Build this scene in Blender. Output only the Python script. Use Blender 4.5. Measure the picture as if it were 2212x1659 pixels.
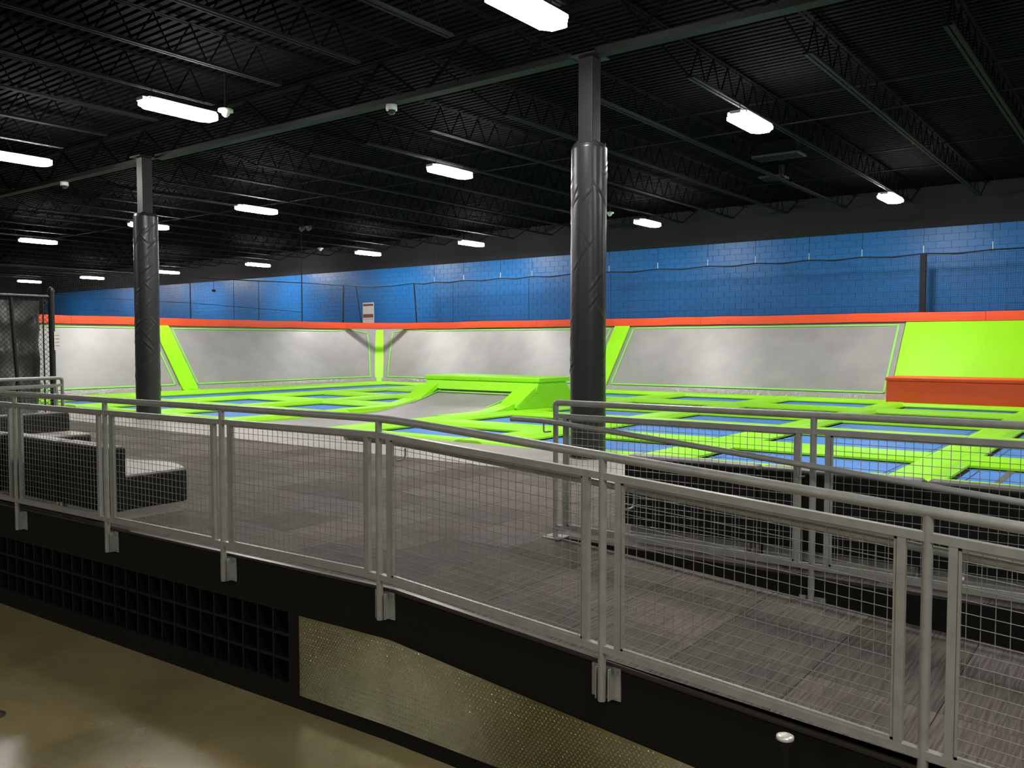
import bpy, bmesh, math, random
from mathutils import Vector, Matrix
random.seed(7)
S = bpy.context.scene
for o in list(bpy.data.objects): bpy.data.objects.remove(o)
C = S.collection
PI = math.pi
# ------------------------------------------------------------------ camera, world, exposure
cam = bpy.data.cameras.new('camera'); camo = bpy.data.objects.new('camera', cam); C.objects.link(camo)
cam.sensor_fit = 'HORIZONTAL'; cam.sensor_width = 36; cam.lens = 1850/2212*36; cam.clip_end = 300; cam.clip_start = .05
camo.location = (0, 0, 1.53)
camo.rotation_euler = (math.radians(90-2.68), 0, -math.radians(90-37.1))
S.camera = camo
W = bpy.data.worlds.new('world'); S.world = W; W.use_nodes = True
W.node_tree.nodes['Background'].inputs[0].default_value = (.75, .8, .9, 1)
W.node_tree.nodes['Background'].inputs[1].default_value = .012
S.view_settings.view_transform = 'Standard'; S.view_settings.look = 'None'
S.view_settings.gamma = 1; S.view_settings.use_curve_mapping = False
S.view_settings.exposure = 2.9
LAMP = 16.0          # radiance of the high-bay lenses

# ------------------------------------------------------------------ materials
def mat(name, col, rough=.5, metal=0, spec=.5, emit=None, es=0, coat=0):
    m = bpy.data.materials.new(name); m.use_nodes = True
    b = m.node_tree.nodes['Principled BSDF']
    b.inputs['Base Color'].default_value = (*col, 1); b.inputs['Roughness'].default_value = rough
    b.inputs['Metallic'].default_value = metal; b.inputs['Specular IOR Level'].default_value = spec
    if coat: b.inputs['Coat Weight'].default_value = coat; b.inputs['Coat Roughness'].default_value = .15
    if emit: b.inputs['Emission Color'].default_value = (*emit, 1); b.inputs['Emission Strength'].default_value = es
    return m
def N(m, t, **k):
    n = m.node_tree.nodes.new(t)
    for a, v in k.items(): setattr(n, a, v)
    return n
def L(m, a, b): m.node_tree.links.new(a, b)
def bsdf(m): return m.node_tree.nodes['Principled BSDF']
def coords(m, obj=False, scale=(1, 1, 1), rot=(0, 0, 0)):
    mp = N(m, 'ShaderNodeMapping'); mp.inputs['Scale'].default_value = scale; mp.inputs['Rotation'].default_value = rot
    if obj: L(m, N(m, 'ShaderNodeTexCoord').outputs['Object'], mp.inputs[0])
    else: L(m, N(m, 'ShaderNodeNewGeometry').outputs['Position'], mp.inputs[0])
    return mp.outputs[0]
def noisecol(m, c1, c2, scale=3, detail=4, obj=False, sc=(1, 1, 1), lo=.3, hi=.7, rot=(0, 0, 0), dist=0):
    n = N(m, 'ShaderNodeTexNoise'); n.inputs['Scale'].default_value = scale; n.inputs['Detail'].default_value = detail
    n.inputs['Distortion'].default_value = dist
    L(m, coords(m, obj, sc, rot), n.inputs['Vector'])
    r = N(m, 'ShaderNodeValToRGB'); r.color_ramp.elements[0].position = lo; r.color_ramp.elements[1].position = hi
    r.color_ramp.elements[0].color = (*c1, 1); r.color_ramp.elements[1].color = (*c2, 1)
    L(m, n.outputs['Fac'], r.inputs[0]); L(m, r.outputs[0], bsdf(m).inputs['Base Color'])
    return n, r
def bump(m, scale=20, strength=.2, dist=.01, detail=3, sc=(1, 1, 1), obj=False, rot=(0, 0, 0)):
    n = N(m, 'ShaderNodeTexNoise'); n.inputs['Scale'].default_value = scale; n.inputs['Detail'].default_value = detail
    L(m, coords(m, obj, sc, rot), n.inputs['Vector'])
    b = N(m, 'ShaderNodeBump'); b.inputs['Strength'].default_value = strength; b.inputs['Distance'].default_value = dist
    L(m, n.outputs['Fac'], b.inputs['Height']); L(m, b.outputs[0], bsdf(m).inputs['Normal'])

M = {}
M['lime'] = mat('lime_vinyl', (.36, .92, .015), .5, spec=.25); noisecol(M['lime'], (.33, .86, .012), (.39, .97, .02), .6)
bump(M['lime'], 3, .05, .02)
M['orange'] = mat('orange_vinyl', (.95, .09, .018), .45); noisecol(M['orange'], (.88, .075, .016), (1, .1, .02), .8); bump(M['orange'], 4, .2, .02)
M['trampblue'] = mat('trampoline_fabric', (.06, .25, .72), .6); noisecol(M['trampblue'], (.05, .22, .66), (.075, .28, .78), 1.5)
M['darkblue'] = mat('navy_seam', (.01, .04, .14), .6)
M['blackgap'] = mat('black_webbing', (.008, .010, .013), .8)
M['greytape'] = mat('grey_tape', (.13, .12, .13), .7)
M['greymat'] = mat('grey_trampoline_mat', (.34, .33, .33), .45, spec=.55)
noisecol(M['greymat'], (.31, .30, .30), (.38, .37, .365), 1.2, 5); bump(M['greymat'], 2.0, .25, .03, 2)
M['greyborder'] = mat('grey_border_webbing', (.25, .245, .24), .6)
M['skirt'] = mat('grey_skirt_vinyl', (.38, .37, .36), .3, spec=.7); bump(M['skirt'], 9, 1, .05, 4)
M['stripe'] = mat('green_stitched_stripe', (.28, .82, .09), .5)
M['bluewall'] = mat('blue_painted_block', (.024, .125, .34), .42, spec=.5); noisecol(M['bluewall'], (.009, .15, .46), (.016, .19, .56), .5, 6)
bump(M['bluewall'], 30, .3, .006, 3)
M['bluejoint'] = mat('blue_painted_mortar', (.010, .105, .32), .6)
M['blackwall'] = mat('black_painted_wall', (.012, .012, .014), .8)
M['ceil'] = mat('black_painted_deck', (.0026, .0028, .0034), .9, spec=.05); 
M['steelblack'] = mat('black_painted_joist', (.0068, .0078, .0082), .7, spec=.1)
M['girder'] = mat('charcoal_girder_paint', (.0075, .009, .009), .6, spec=.2)
M['colsteel'] = mat('charcoal_column_paint', (.017, .0165, .018), .55, spec=.3)
M['net'] = mat('black_net_cord', (.008, .009, .012), .8)
M['rope'] = mat('black_rope', (.006, .007, .012), .8)
M['strap'] = mat('white_hanger_strap', (.55, .65, .75), .5)
M['rail'] = mat('silver_grey_rail_paint', (.26, .26, .225), .4, metal=.2, spec=.6)
noisecol(M['rail'], (.30, .31, .285), (.37, .38, .35), 14, 4)
bump(M['rail'], 120, .15, .002)
M['wire'] = mat('zinc_wire', (.34, .345, .32), .4, metal=.45)
M['wirefar'] = M['wire']
M['trim'] = mat('dark_aluminium_trim', (.07, .07, .06), .35, metal=.6)
M['chrome'] = mat('chrome', (.85, .85, .85), .12, metal=1)
M['capmetal'] = mat('brushed_cap_metal', (.85, .84, .8), .35, metal=.5)
M['fascia'] = mat('black_painted_board', (.0055, .0055, .005), .6, spec=.25); bump(M['fascia'], 5, .1, .01)
M['cubby'] = mat('black_cubby_laminate', (.0075, .0075, .008), .45, spec=.3)
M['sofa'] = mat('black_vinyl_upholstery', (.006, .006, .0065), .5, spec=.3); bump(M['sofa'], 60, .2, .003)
M['sofatop'] = mat('lit_black_vinyl', (.17, .16, .15), .42, spec=.6); bump(M['sofatop'], 60, .2, .003)  # black vinyl backrest tops, with the light they catch put into the colour
M['seat'] = mat('grey_vinyl_upholstery', (.42, .40, .37), .45, spec=.5)
M['plinth'] = mat('silver_plinth', (.33, .33, .29), .4)
M['white'] = mat('white_plastic', (.72, .74, .72), .4)
M['dome'] = mat('smoked_dome', (.03, .03, .035), .08)
M['paper'] = mat('white_paper', (.8, .78, .75), .7)
M['brownbar'] = mat('brown_red_print', (.25, .06, .04), .7)
M['ink'] = mat('grey_print', (.3, .3, .3), .7)
M['chain'] = mat('black_coated_wire', (.008, .008, .009), .5)
M['tarp'] = mat('grey_plastic_sheet', (.10, .105, .10), .3, spec=.6); noisecol(M['tarp'], (.05, .055, .05), (.17, .175, .17), 2.2, 4, dist=.6)
M['drain'] = mat('rusty_brown_iron', (.05, .028, .02), .6)
M['greybox'] = mat('grey_grille_paint', (.07, .075, .075), .5)
M['lens'] = mat('lamp_lens', (1, 1, 1), .5, emit=(1, .965, .92), es=LAMP)
M['housing'] = mat('lamp_housing', (.6, .6, .58), .4)
M['tread'] = mat('diamond_plate', (.62, .60, .50), .2, metal=1); bump(M['tread'], 9, .08, .02, 2)
M['lug'] = mat('polished_lug', (.8, .8, .7), .2, metal=1)
noisecol(M['tread'], (.25, .25, .145), (.38, .375, .25), 2.5, 3)
M['colpad'] = mat('black_column_vinyl', (.024, .0235, .025), .31, spec=.5)
M['dark'] = mat('dark_void', (.004, .004, .004), .9)
M['palemat'] = mat('pale_grey_floor_mat', (.32, .30, .275), .55); noisecol(M['palemat'], (.28, .265, .24), (.36, .335, .31), 1.3, 5)
# concrete
M['concrete'] = mat('sealed_olive_concrete', (.2, .17, .08), .3, spec=.6)
noisecol(M['concrete'], (.19, .155, .065), (.34, .285, .135), 1.1, 8, lo=.25, hi=.75, dist=.5)
bump(M['concrete'], 6, .12, .003, 6)
_n = N(M['concrete'], 'ShaderNodeTexNoise'); _n.inputs['Scale'].default_value = 4; _n.inputs['Detail'].default_value = 6
_r = N(M['concrete'], 'ShaderNodeMapRange'); _r.inputs[3].default_value = .2; _r.inputs[4].default_value = .34
L(M['concrete'], coords(M['concrete']), _n.inputs['Vector']); L(M['concrete'], _n.outputs[0], _r.inputs[0]); L(M['concrete'], _r.outputs[0], bsdf(M['concrete']).inputs['Roughness'])
# carpet: striated tiles, colour differs from tile to tile
def carpet(name, a, b):
    m = mat(name, a, .95, spec=.1)
    n = N(m, 'ShaderNodeTexNoise'); n.inputs['Scale'].default_value = 1; n.inputs['Detail'].default_value = 3
    L(m, coords(m, True, (3, 70, 1)), n.inputs['Vector'])
    r = N(m, 'ShaderNodeValToRGB'); r.color_ramp.elements[0].position = .35; r.color_ramp.elements[1].position = .65
    r.color_ramp.elements[0].color = (*a, 1); r.color_ramp.elements[1].color = (*b, 1); L(m, n.outputs[0], r.inputs[0])
    oi = N(m, 'ShaderNodeObjectInfo'); hs = N(m, 'ShaderNodeHueSaturation'); mr = N(m, 'ShaderNodeMapRange')
    mr.inputs[3].default_value = .85; mr.inputs[4].default_value = 1.3
    L(m, oi.outputs['Random'], mr.inputs[0]); L(m, mr.outputs[0], hs.inputs['Value']); L(m, r.outputs[0], hs.inputs['Color'])
    L(m, hs.outputs[0], bsdf(m).inputs['Base Color'])
    return m
M['carpetA'] = carpet('taupe_carpet', (.082, .070, .062), (.165, .143, .128))
M['carpetB'] = carpet('grey_carpet', (.074, .068, .061), (.150, .140, .125))
M['carpetC'] = carpet('mauve_carpet', (.078, .066, .062), (.155, .135, .128))
M['carpetbase'] = mat('carpet_seam', (.05, .04, .036), .95)

# ------------------------------------------------------------------ mesh helpers
class MB:
    def __init__(s): s.v = []; s.f = []; s.mi = []; s.sm = []; s.cur = 0
    def add(s, vs, fs, smooth=False):
        n = len(s.v); s.v += [tuple(v) for v in vs]
        for f in fs: s.f.append([n+i for i in f]); s.mi.append(s.cur); s.sm.append(smooth)
        return s
    def box(s, x0, y0, z0, x1, y1, z1):
        vs = [(x, y, z) for z in (z0, z1) for x, y in ((x0, y0), (x1, y0), (x1, y1), (x0, y1))]
        return s.add(vs, [(3, 2, 1, 0), (4, 5, 6, 7), (0, 1, 5, 4), (1, 2, 6, 5), (2, 3, 7, 6), (3, 0, 4, 7)])
    def hexa(s, b, t):   # bottom quad, top quad (ccw seen from above)
        return s.add(list(b)+list(t), [(3, 2, 1, 0), (4, 5, 6, 7), (0, 1, 5, 4), (1, 2, 6, 5), (2, 3, 7, 6), (3, 0, 4, 7)])
    def bar(s, a, b, w, h=None, up=(0, 0, 1)):   # rectangular bar from a to b
        h = h or w; a = Vector(a); b = Vector(b); d = (b-a).normalized(); u = Vector(up)
        if abs(d.dot(u)) > .999: u = Vector((1, 0, 0))
        r = d.cross(u).normalized()*w/2; q = r.cross(d).normalized()*h/2
        return s.hexa([a-r-q, a+r-q, b+r-q, b-r-q], [a-r+q, a+r+q, b+r+q, b-r+q])
    def tube(s, pts, r, n=8, caps=True, r2=None):
        pts = [Vector(p) for p in pts]; rings = []; pn = None
        for i, p in enumerate(pts):
            d = ((pts[min(i+1, len(pts)-1)]-p).normalized()+(p-pts[max(i-1, 0)]).normalized()).normalized()
            if pn is None:
                pn = d.cross(Vector((0, 0, 1)))
                if pn.length < .01: pn = Vector((1, 0, 0))
            pn = (pn-d*pn.dot(d)).normalized(); q = d.cross(pn)
            rr = r if r2 is None else r+(r2-r)*i/(len(pts)-1)
            rings.append([p+(pn*math.cos(2*PI*k/n)+q*math.sin(2*PI*k/n))*rr for k in range(n)])
        vs = [v for R in rings for v in R]; fs = []
        for i in range(len(pts)-1):
            for k in range(n):
                fs.append((i*n+k, i*n+(k+1) % n, (i+1)*n+(k+1) % n, (i+1)*n+k))
        s.add(vs, fs, True)
        if caps: s.add(rings[0], [tuple(range(n))[::-1]]); s.add(rings[-1], [tuple(range(n))])
        return s
    def cyl(s, x, y, z0, z1, r, n=16): return s.tube([(x, y, z0), (x, y, z1)], r, n)
    def prism(s, prof, p0, p1):   # prof: list of Vectors offsets (closed), swept straight
        n = len(prof); p0 = Vector(p0); p1 = Vector(p1)
        vs = [p0+Vector(q) for q in prof]+[p1+Vector(q) for q in prof]
        fs = [(k, (k+1) % n, n+(k+1) % n, n+k) for k in range(n)]+[tuple(range(n))[::-1], tuple(range(n, 2*n))]
        return s.add(vs, fs)
    def lathe(s, x, y, prof, n=24):
        vs = []; fs = []
        for r, z in prof:
            for k in range(n): vs.append((x+r*math.cos(2*PI*k/n), y+r*math.sin(2*PI*k/n), z))
        for i in range(len(prof)-1):
            for k in range(n): fs.append((i*n+k, i*n+(k+1) % n, (i+1)*n+(k+1) % n, (i+1)*n+k))
        return s.add(vs, fs, True)
    def build(s, name, m, parent=None, bevel=0, seg=2, fix=True):
        me = bpy.data.meshes.new(name)
        off = Vector((0, 0, 0)); p = parent
        while p is not None: off += p.location; p = p.parent
        me.from_pydata([tuple(Vector(v)-off) for v in s.v], [], s.f)
        for mm in (m if isinstance(m, (list, tuple)) else [m]): me.materials.append(mm)
        me.polygons.foreach_set('material_index', s.mi); me.polygons.foreach_set('use_smooth', s.sm)
        if fix or bevel:
            bm = bmesh.new(); bm.from_mesh(me)
            bmesh.ops.recalc_face_normals(bm, faces=bm.faces)
            if bevel:
                bmesh.ops.bevel(bm, geom=[e for e in bm.edges if e.is_manifold and e.calc_face_angle(0) > .5], offset=bevel, segments=seg, affect='EDGES', profile=.5)
                for f in bm.faces: f.smooth = True
            bm.to_mesh(me); bm.free()
        o = bpy.data.objects.new(name, me); C.objects.link(o)
        if bevel:
            md = o.modifiers.new('wn', 'WEIGHTED_NORMAL'); md.keep_sharp = False
        if parent is not None: o.parent = parent
        return o
def tag(o, label, cat, group=None):
    o['label'] = label; o['category'] = cat
    if group: o['group'] = group
    return o
def thing(name, label, cat, loc=(0, 0, 0), group=None):
    o = bpy.data.objects.new(name, None); C.objects.link(o); o.location = loc; o.empty_display_size = .1
    return tag(o, label, cat, group)
def struct(o): o['kind'] = 'structure'; return o
def stuff(o): o['kind'] = 'stuff'; return o
def copy_tree(o, parent=None):
    c = o.copy(); C.objects.link(c)
    if parent is not None: c.parent = parent
    for ch in [x for x in KIDS.get(o.name, [])]:
        d = copy_tree(ch, c)
    return c
KIDS = {}
def reg(root):
    for o in C.objects:
        if o.parent is not None:
            KIDS.setdefault(o.parent.name, [])
            if o not in KIDS[o.parent.name]: KIDS[o.parent.name].append(o)

FZ = -.98           # concrete level (platform carpet is z = 0)
DK = 6.03           # underside of roof deck
def ex(y): return 3.76 if y < 3.84 else 3.76-.043*(y-3.84)     # front face of the platform
def rx(y): return ex(y)-.05                                    # rail line

# ------------------------------------------------------------------ structure
m_ = MB(); m_.box(-12, -14, FZ-.1, 27.2, 60, FZ)
floor = struct(m_.build('floor', M['concrete']))
# roof deck, ribbed along y
m_ = MB(); x = -12.0; pts = []
while x < 27.2:
    pts += [(x, DK), (x+.085, DK), (x+.10, DK+.04), (x+.14, DK+.04), (x+.152, DK)]; x += .152
vs = [(a, -14, b) for a, b in pts]+[(a, 60, b) for a, b in pts]; n = len(pts)
m_.add(vs, [(i, i+1, n+i+1, n+i) for i in range(n-1)])
m_.box(-12, -14, DK+.06, 27.3, 60, DK+.16)
ceiling = struct(m_.build('ceiling', M['ceil'], fix=False))
# right wall: block courses
m_ = MB(); m_.box(27.012, -14, FZ, 27.3, 60, 4.86)
wall_r = struct(m_.build('wall_right', M['bluejoint']))
m_ = MB(); m_.box(26.98, -14, 4.86, 27.3, 60, DK)
m_.build('wall_top_band', M['blackwall'], wall_r)
zc = 4.86-.2*14
bw = MB(); blk = MB().box(0, .005, .005, .03, .395, .195)
bl = None; cnt = 0
for r in range(14):
    z = zc+.2*r; off = .2*(r % 2)
    y = -13.8+off
    while y < 59.5:
        if r >= 10 and 1.4 < y < 29.4 and cnt < 300:
            if bl is None:
                bl = blk.build('block', M['bluewall']); o = bl
            else: o = bl.copy(); C.objects.link(o)
            o.parent = wall_r; o.location = (27.0-random.uniform(0, .004), y, z); cnt += 1
        else: bw.box(27.0, y+.005, z+.005, 27.03, y+.395, z+.195)
        y += .4
stuff(bw.build('blockwork', M['bluewall'], wall_r, fix=False))
m_ = MB(); m_.box(-12, 60, FZ, 27.3, 60.2, DK); struct(m_.build('wall_far', M['blackwall']))
m_ = MB(); m_.box(-12, -14.2, FZ, 27.3, -14, DK); struct(m_.build('wall_near', M['blackwall']))
m_ = MB(); m_.box(-12.2, -14.2, FZ, -12, 60.2, DK); struct(m_.build('wall_left', M['blackwall']))

# platform: black carcass, ramp bed, carpet tiles, pale mats
RS = .07
def rz(y): return -RS*(3.75-y) if y < 3.75 else 0
deck = struct(MB().box(5.66, -13.9, -.4, 10.1, 3.84, -.012).box(3.9, 3.84, -.4, 10.1, 30, -.012).build('trim_1', M['carpetbase']))
tile = MB().box(-.3, -.3, -.008, .3, .3, 0)
tA = {}
for k in 'ABC': tA[k] = tile.build('carpet_tile', M['carpet'+k], deck, fix=False)
used = {k: False for k in 'ABC'}
def put_tile(cx, cy, sx, sy, z=0, rot=0, tilt=0):
    k = random.choices('ABC', (5, 3, 2))[0]
    if not used[k]: o = tA[k]; used[k] = True
    else: o = tA[k].copy(); C.objects.link(o); o.parent = deck
    o.location = (cx, cy, z); o.rotation_euler = (0, 0, 0)
    if rot: o.rotation_euler = (0, 0, PI/2); o.scale = (sy/.6-.006, sx/.6-.006, 1)
    else: o.scale = (sx/.6-.006, sy/.6-.006, 1)
    if tilt:
        o.rotation_euler = (tilt, 0, 0)
    return o
P = .61
for j in range(-9, 18):
    cy = 3.84+P*(j+.5)
    cols = [(5.66+P*(i+.5), P) for i in range(4)]+[(8.2, .2)]
    if j >= 0: cols = [(5.66-P*(i+.5), P) for i in range(3)]+cols
    for i, (cx, w) in enumerate(cols): put_tile(cx, cy, w, P, rot=(i+j) % 2)
# narrow carpet strip along the bent front edge (stays on the base)
m_ = MB(); m_.hexa([(ex(3.84)+.01, 3.84, -.3), (3.95, 3.84, -.3), (3.95, 30, -.3), (ex(30)+.01, 30, -.3)], [(ex(3.84)+.01, 3.84, -.002), (3.95, 3.84, -.002), (3.95, 30, -.002), (ex(30)+.01, 30, -.002)])
m_.build('edge_carpet', M['carpetA'], deck)
m_ = MB(); m_.box(3.9, 14.9, -.05, 8.3, 30, -.001); m_.build('rear_carpet', M['carpetB'], deck)
# pale grey floor mats
pm = None
for i, y in enumerate([1.2+2.44*k for k in range(-2, 11)]):
    for j, x in enumerate((8.3, 9.2)):
        MB().box(x+.006, y+.006, -.012, x+.894, y+2.434, .004+random.uniform(0, .003)).build('mat_panel', M['palemat'], deck, fix=False)
# ramp bed and carpet
m_ = MB(); m_.hexa([(3.77, -13.9, FZ), (5.6, -13.9, FZ), (5.6, 3.84, -.3), (3.77, 3.84, -.3)][:4], [(3.77, -9, rz(-9)-.012), (5.6, -9, rz(-9)-.012), (5.6, 3.84, -.012), (3.77, 3.84, -.012)])
ramp = struct(m_.build('trim_2', M['carpetbase']))
for j in range(14):
    cy = 3.84-P*(j+.5)
    for i in range(3):
        o = put_tile(3.77+.61*(i+.5), cy, .61, P, z=rz(cy)-.004, tilt=math.atan(RS) if cy < 3.75 else 0)
        o.parent = ramp
# black wall between ramp and raised deck
struct(MB().box(5.60, -13.9, FZ, 5.66, 3.84, -.002).build('wall_ramp', M['fascia']))
# front fascia with cubby openings
fx = MB()
CY0, CY1, CZ0, CZ1 = 4.75, 9.4, -.83, -.31
def fpanel(y0, y1, z0, z1, t=.03, n=1):
    for i in range(n):
        a = y0+(y1-y0)*i/n; b = y0+(y1-y0)*(i+1)/n
        za = z1 if not callable(z1) else z1(a); zb = z1 if not callable(z1) else z1(b)
        fx.hexa([(ex(a), a, z0), (ex(a)+t, a, z0), (ex(b)+t, b, z0), (ex(b), b, z0)], [(ex(a), a, za), (ex(a)+t, a, za), (ex(b)+t, b, zb), (ex(b), b, zb)])
top = lambda y: rz(y)-.03
fpanel(-9, 3.75, FZ, top); fpanel(3.75, 3.84, FZ, top); fpanel(3.84, CY0, FZ, -.02); fpanel(CY0, CY1, FZ, CZ0); fpanel(CY0, CY1, CZ1, -.02); fpanel(CY1, 30, FZ, -.02)
fascia = struct(fx.build('wall_front', M['fascia']))
MB().box(4.3, 3.9, FZ, 4.35, 29, -.1).build('backing', M['dark'], fascia)

# cubby unit: dividers and shelves
cu = thing('shoe_cubbies', 'black three-row bank of open shoe cubbies built into the platform front', 'cubbies', (ex(7), 7, FZ))
nc = 28
for i in range(nc+1):
    y = CY0+(CY1-CY0)*i/nc; x = ex(y)+.004
    MB().box(x, y-.009, CZ0, x+.30, y+.009, CZ1).build('divider', M['cubby'], cu, fix=False)
for k in range(4):
    z = CZ0+(CZ1-CZ0)*k/3; a, b = CY0, CY1
    MB().hexa([(ex(a)+.002, a, z-.01), (ex(a)+.3, a, z-.01), (ex(b)+.3, b, z-.01), (ex(b)+.002, b, z-.01)], [(ex(a)+.002, a, z+.01), (ex(a)+.3, a, z+.01), (ex(b)+.3, b, z+.01), (ex(b)+.002, b, z+.01)]).build('shelf', M['cubby'], cu)
a, b = CY0, CY1
MB().hexa([(ex(a)+.3, a, CZ0), (ex(a)+.31, a, CZ0), (ex(b)+.31, b, CZ0), (ex(b)+.3, b, CZ0)], [(ex(a)+.3, a, CZ1), (ex(a)+.31, a, CZ1), (ex(b)+.31, b, CZ1), (ex(b)+.3, b, CZ1)]).build('back_panel', M['cubby'], cu)

# metal nosing along the platform edge
m_ = MB()
for a, b in ((-9, 3.75), (3.75, 3.84), (3.84, 20)):
    za, zb = rz(a), rz(b)
    m_.hexa([(ex(a)-.006, a, za-.014), (ex(a)+.03, a, za-.014), (ex(b)+.03, b, zb-.014), (ex(b)-.006, b, zb-.014)], [(ex(a)-.006, a, za+.004), (ex(a)+.03, a, za+.004), (ex(b)+.03, b, zb+.004), (ex(b)-.006, b, zb+.004)])
struct(m_.build('trim_3', M['trim']))

# diamond plate, real raised lozenges
dp = thing('diamond_plate_panel', 'shiny steel diamond-plate kick panel on the black ramp side', 'panel', (3.75, 2, -.88))
PY = 4.63
def pt(y): return -.32 if y > 3.80 else -.32-RS*1.30*(3.80-y)
y0 = -1.9
def ex2(y): return ex(y)-.012
for a_, b_, nm in ((3.84, PY, 'plate'), (y0, 3.84, 'plate')):
    prof = [(b_, -.876), (b_, pt(b_)), (a_ if a_ > 3 else 3.80, -.32), (a_, max(pt(a_), -.87)), (a_, -.876)]
    if a_ > 3: prof = [(b_, -.876), (b_, -.32), (a_, -.32), (a_, -.876)]
    m_ = MB(); n = len(prof)
    m_.add([(ex2(a), a, b) for a, b in prof]+[(ex2(a)+.01, a, b) for a, b in prof], [tuple(range(n)), tuple(range(n, 2*n))[::-1]]+[(i, (i+1) % n, n+(i+1) % n, n+i) for i in range(n)])
    m_.build(nm, M['tread'], dp)
m_ = MB()
for sgn in (1, -1):
    y = y0+.02+(0 if sgn > 0 else .0135)
    while y < PY-.012:
        z = -.862+(0 if sgn > 0 else .018)
        while z < pt(y)-.012:
            dy, dz = .0085, .0085*sgn; wy, wz = .0026*-sgn, .0026; x = ex2(y)
            c = [(x+.0004, y-dy, z-dz), (x+.0004, y+wy, z+wz), (x+.0004, y+dy, z+dz), (x+.0004, y-wy, z-wz), (x-.0026, y-dy*.5, z-dz*.5), (x-.0026, y+dy*.5, z+dz*.5)]
            m_.add(c, [(0, 1, 4), (1, 2, 5), (1, 5, 4), (2, 3, 5), (3, 0, 4), (3, 4, 5)], True)
            z += .036
        y += .027
stuff(m_.build('tread_pattern', M['lug'], dp, fix=True))
# capped post and floor drain
t = thing('capped_post', 'short black cylindrical post with bright round metal cap before the ramp', 'post', (3.5, 1.21, FZ))
MB().cyl(3.5, 1.21, FZ, -.125, .034).build('shaft', M['fascia'], t)
MB().lathe(3.5, 1.21, [(.0, -.106), (.012, -.106), (.026, -.108), (.036, -.113), (.037, -.126), (.034, -.127)]).build('cap', M['capmetal'], t)
t = thing('floor_drain', 'small dark round drain cover in the olive concrete floor', 'drain', (2.40, 6.22, FZ))
MB().lathe(2.40, 6.22, [(.085, FZ+.001), (.085, FZ+.006), (.062, FZ+.008), (.06, FZ+.003)]).build('rim', M['drain'], t)
MB().lathe(2.40, 6.22, [(.059, FZ+.003), (.05, FZ+.006), (0, FZ+.006)]).build('cover', M['greybox'], t)

# ------------------------------------------------------------------ railings
def rail_bay(t, a, b, mesh=True, g=.095, bar=.036, tz=.10):
    """a,b: (x,y,zground) of two posts; frame bars, stiles and welded mesh between them"""
    A = Vector(a); B = Vector(b); d = (B-A); Lh = math.hypot(d.x, d.y); u = d/Lh
    P_ = lambda s, z: A+u*s+Vector((0, 0, z))
    m = MB(); m.bar(P_(.0, 1.07-tz), P_(Lh, 1.07-tz), bar, bar); m.build('top_bar', M['rail'], t)
    m = MB(); m.bar(P_(.0, .085), P_(Lh, .085), bar, bar); m.build('bottom_bar', M['rail'], t)
    for s in (g, Lh-g): MB().bar(P_(s, .085+.012), P_(s, 1.07-tz-.012), bar-.003, bar-.003, up=Vector((-u.y, u.x, 0))).build('stile', M['rail'], t)
    # inner channel
    m = MB(); i0, i1 = g+bar/2, Lh-g-bar/2; z0, z1 = .085+bar/2, 1.07-tz-bar/2
    for p, q in ((P_(i0, z0+.006), P_(i1, z0+.006)), (P_(i0, z1-.006), P_(i1, z1-.006))): m.bar(p, q, .018, .012)
    for s in (i0+.006, i1-.006): m.bar(P_(s, z0), P_(s, z1), .012, .018, up=(0, 0, 1))
    m.build('mesh_frame', M['rail'], t)
    m = MB(); s = i0+.03
    nrm = Vector((-u.y, u.x, 0)).normalized()*.0025
    while s < i1-.01: m.tube([P_(s, z0)+nrm, P_(s, z1)+nrm], .0019, 5, False); s += .0508
    z = z0+.035
    while z < z1-.01: m.tube([P_(i0, z)-nrm, P_(i1, z)-nrm], .0019, 5, False); z += .0508
    stuff(m.build('wire_mesh', M['wire'], t, fix=False))
def bracket(t, x, y, z0, z1, post_x):
    m = MB(); m.box(x-.008, y-.085, z0, x, y+.085, z1); 
    m.box(x-.05, y-.04, z0+.004, x-.008, y-.034, z1-.004); m.box(x-.05, y+.034, z0+.004, x-.008, y+.04, z1-.004)
    br = m.build('bracket', M['rail'], t)
    for yy in (-.062, .062):
        for zz in (z0+.022, z1-.022):
            MB().tube([(x-.016, y+yy, zz), (x-.007, y+yy, zz)], .008, 6).build('bolt', M['rail'], br)
ys = [11.6, 10.0, 8.40, 6.90, 5.38, 3.84, 2.23, .72, -.85]
def rail_z(y): return 0 if y > 3.6 else -.07*(3.72-y)
fr = thing('front_guardrail', 'long silver-grey front guardrail with wire mesh infill, sloping down at right', 'railing', (rx(3.84), 3.84, 0))
for y in ys:
    z = rail_z(y); x = rx(y)
    MB().cyl(x, y, z-.19, z+1.06, .021, 14).build('post', M['rail'], fr)
    bracket(fr, ex(y), y, z-.19, z-.02, x)
for a, b in zip(ys[1:], ys[:-1]):
    rail_bay(fr, (rx(b), b, rail_z(b)), (rx(a), a, rail_z(a)))
pp = [(rx(y), y, 1.07+rail_z(y)) for y in (11.6, 8, 6, 4.6, 4.0)]+[(rx(3.84), 3.84, 1.069), (rx(3.6), 3.68, 1.063), (3.71, 3.5, 1.053)]+[(3.71, y, 1.07+rail_z(y)) for y in (3.2, 2.2, 1, -.85)]
MB().tube(pp, .0242, 16).build('top_rail', M['rail'], fr)
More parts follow.
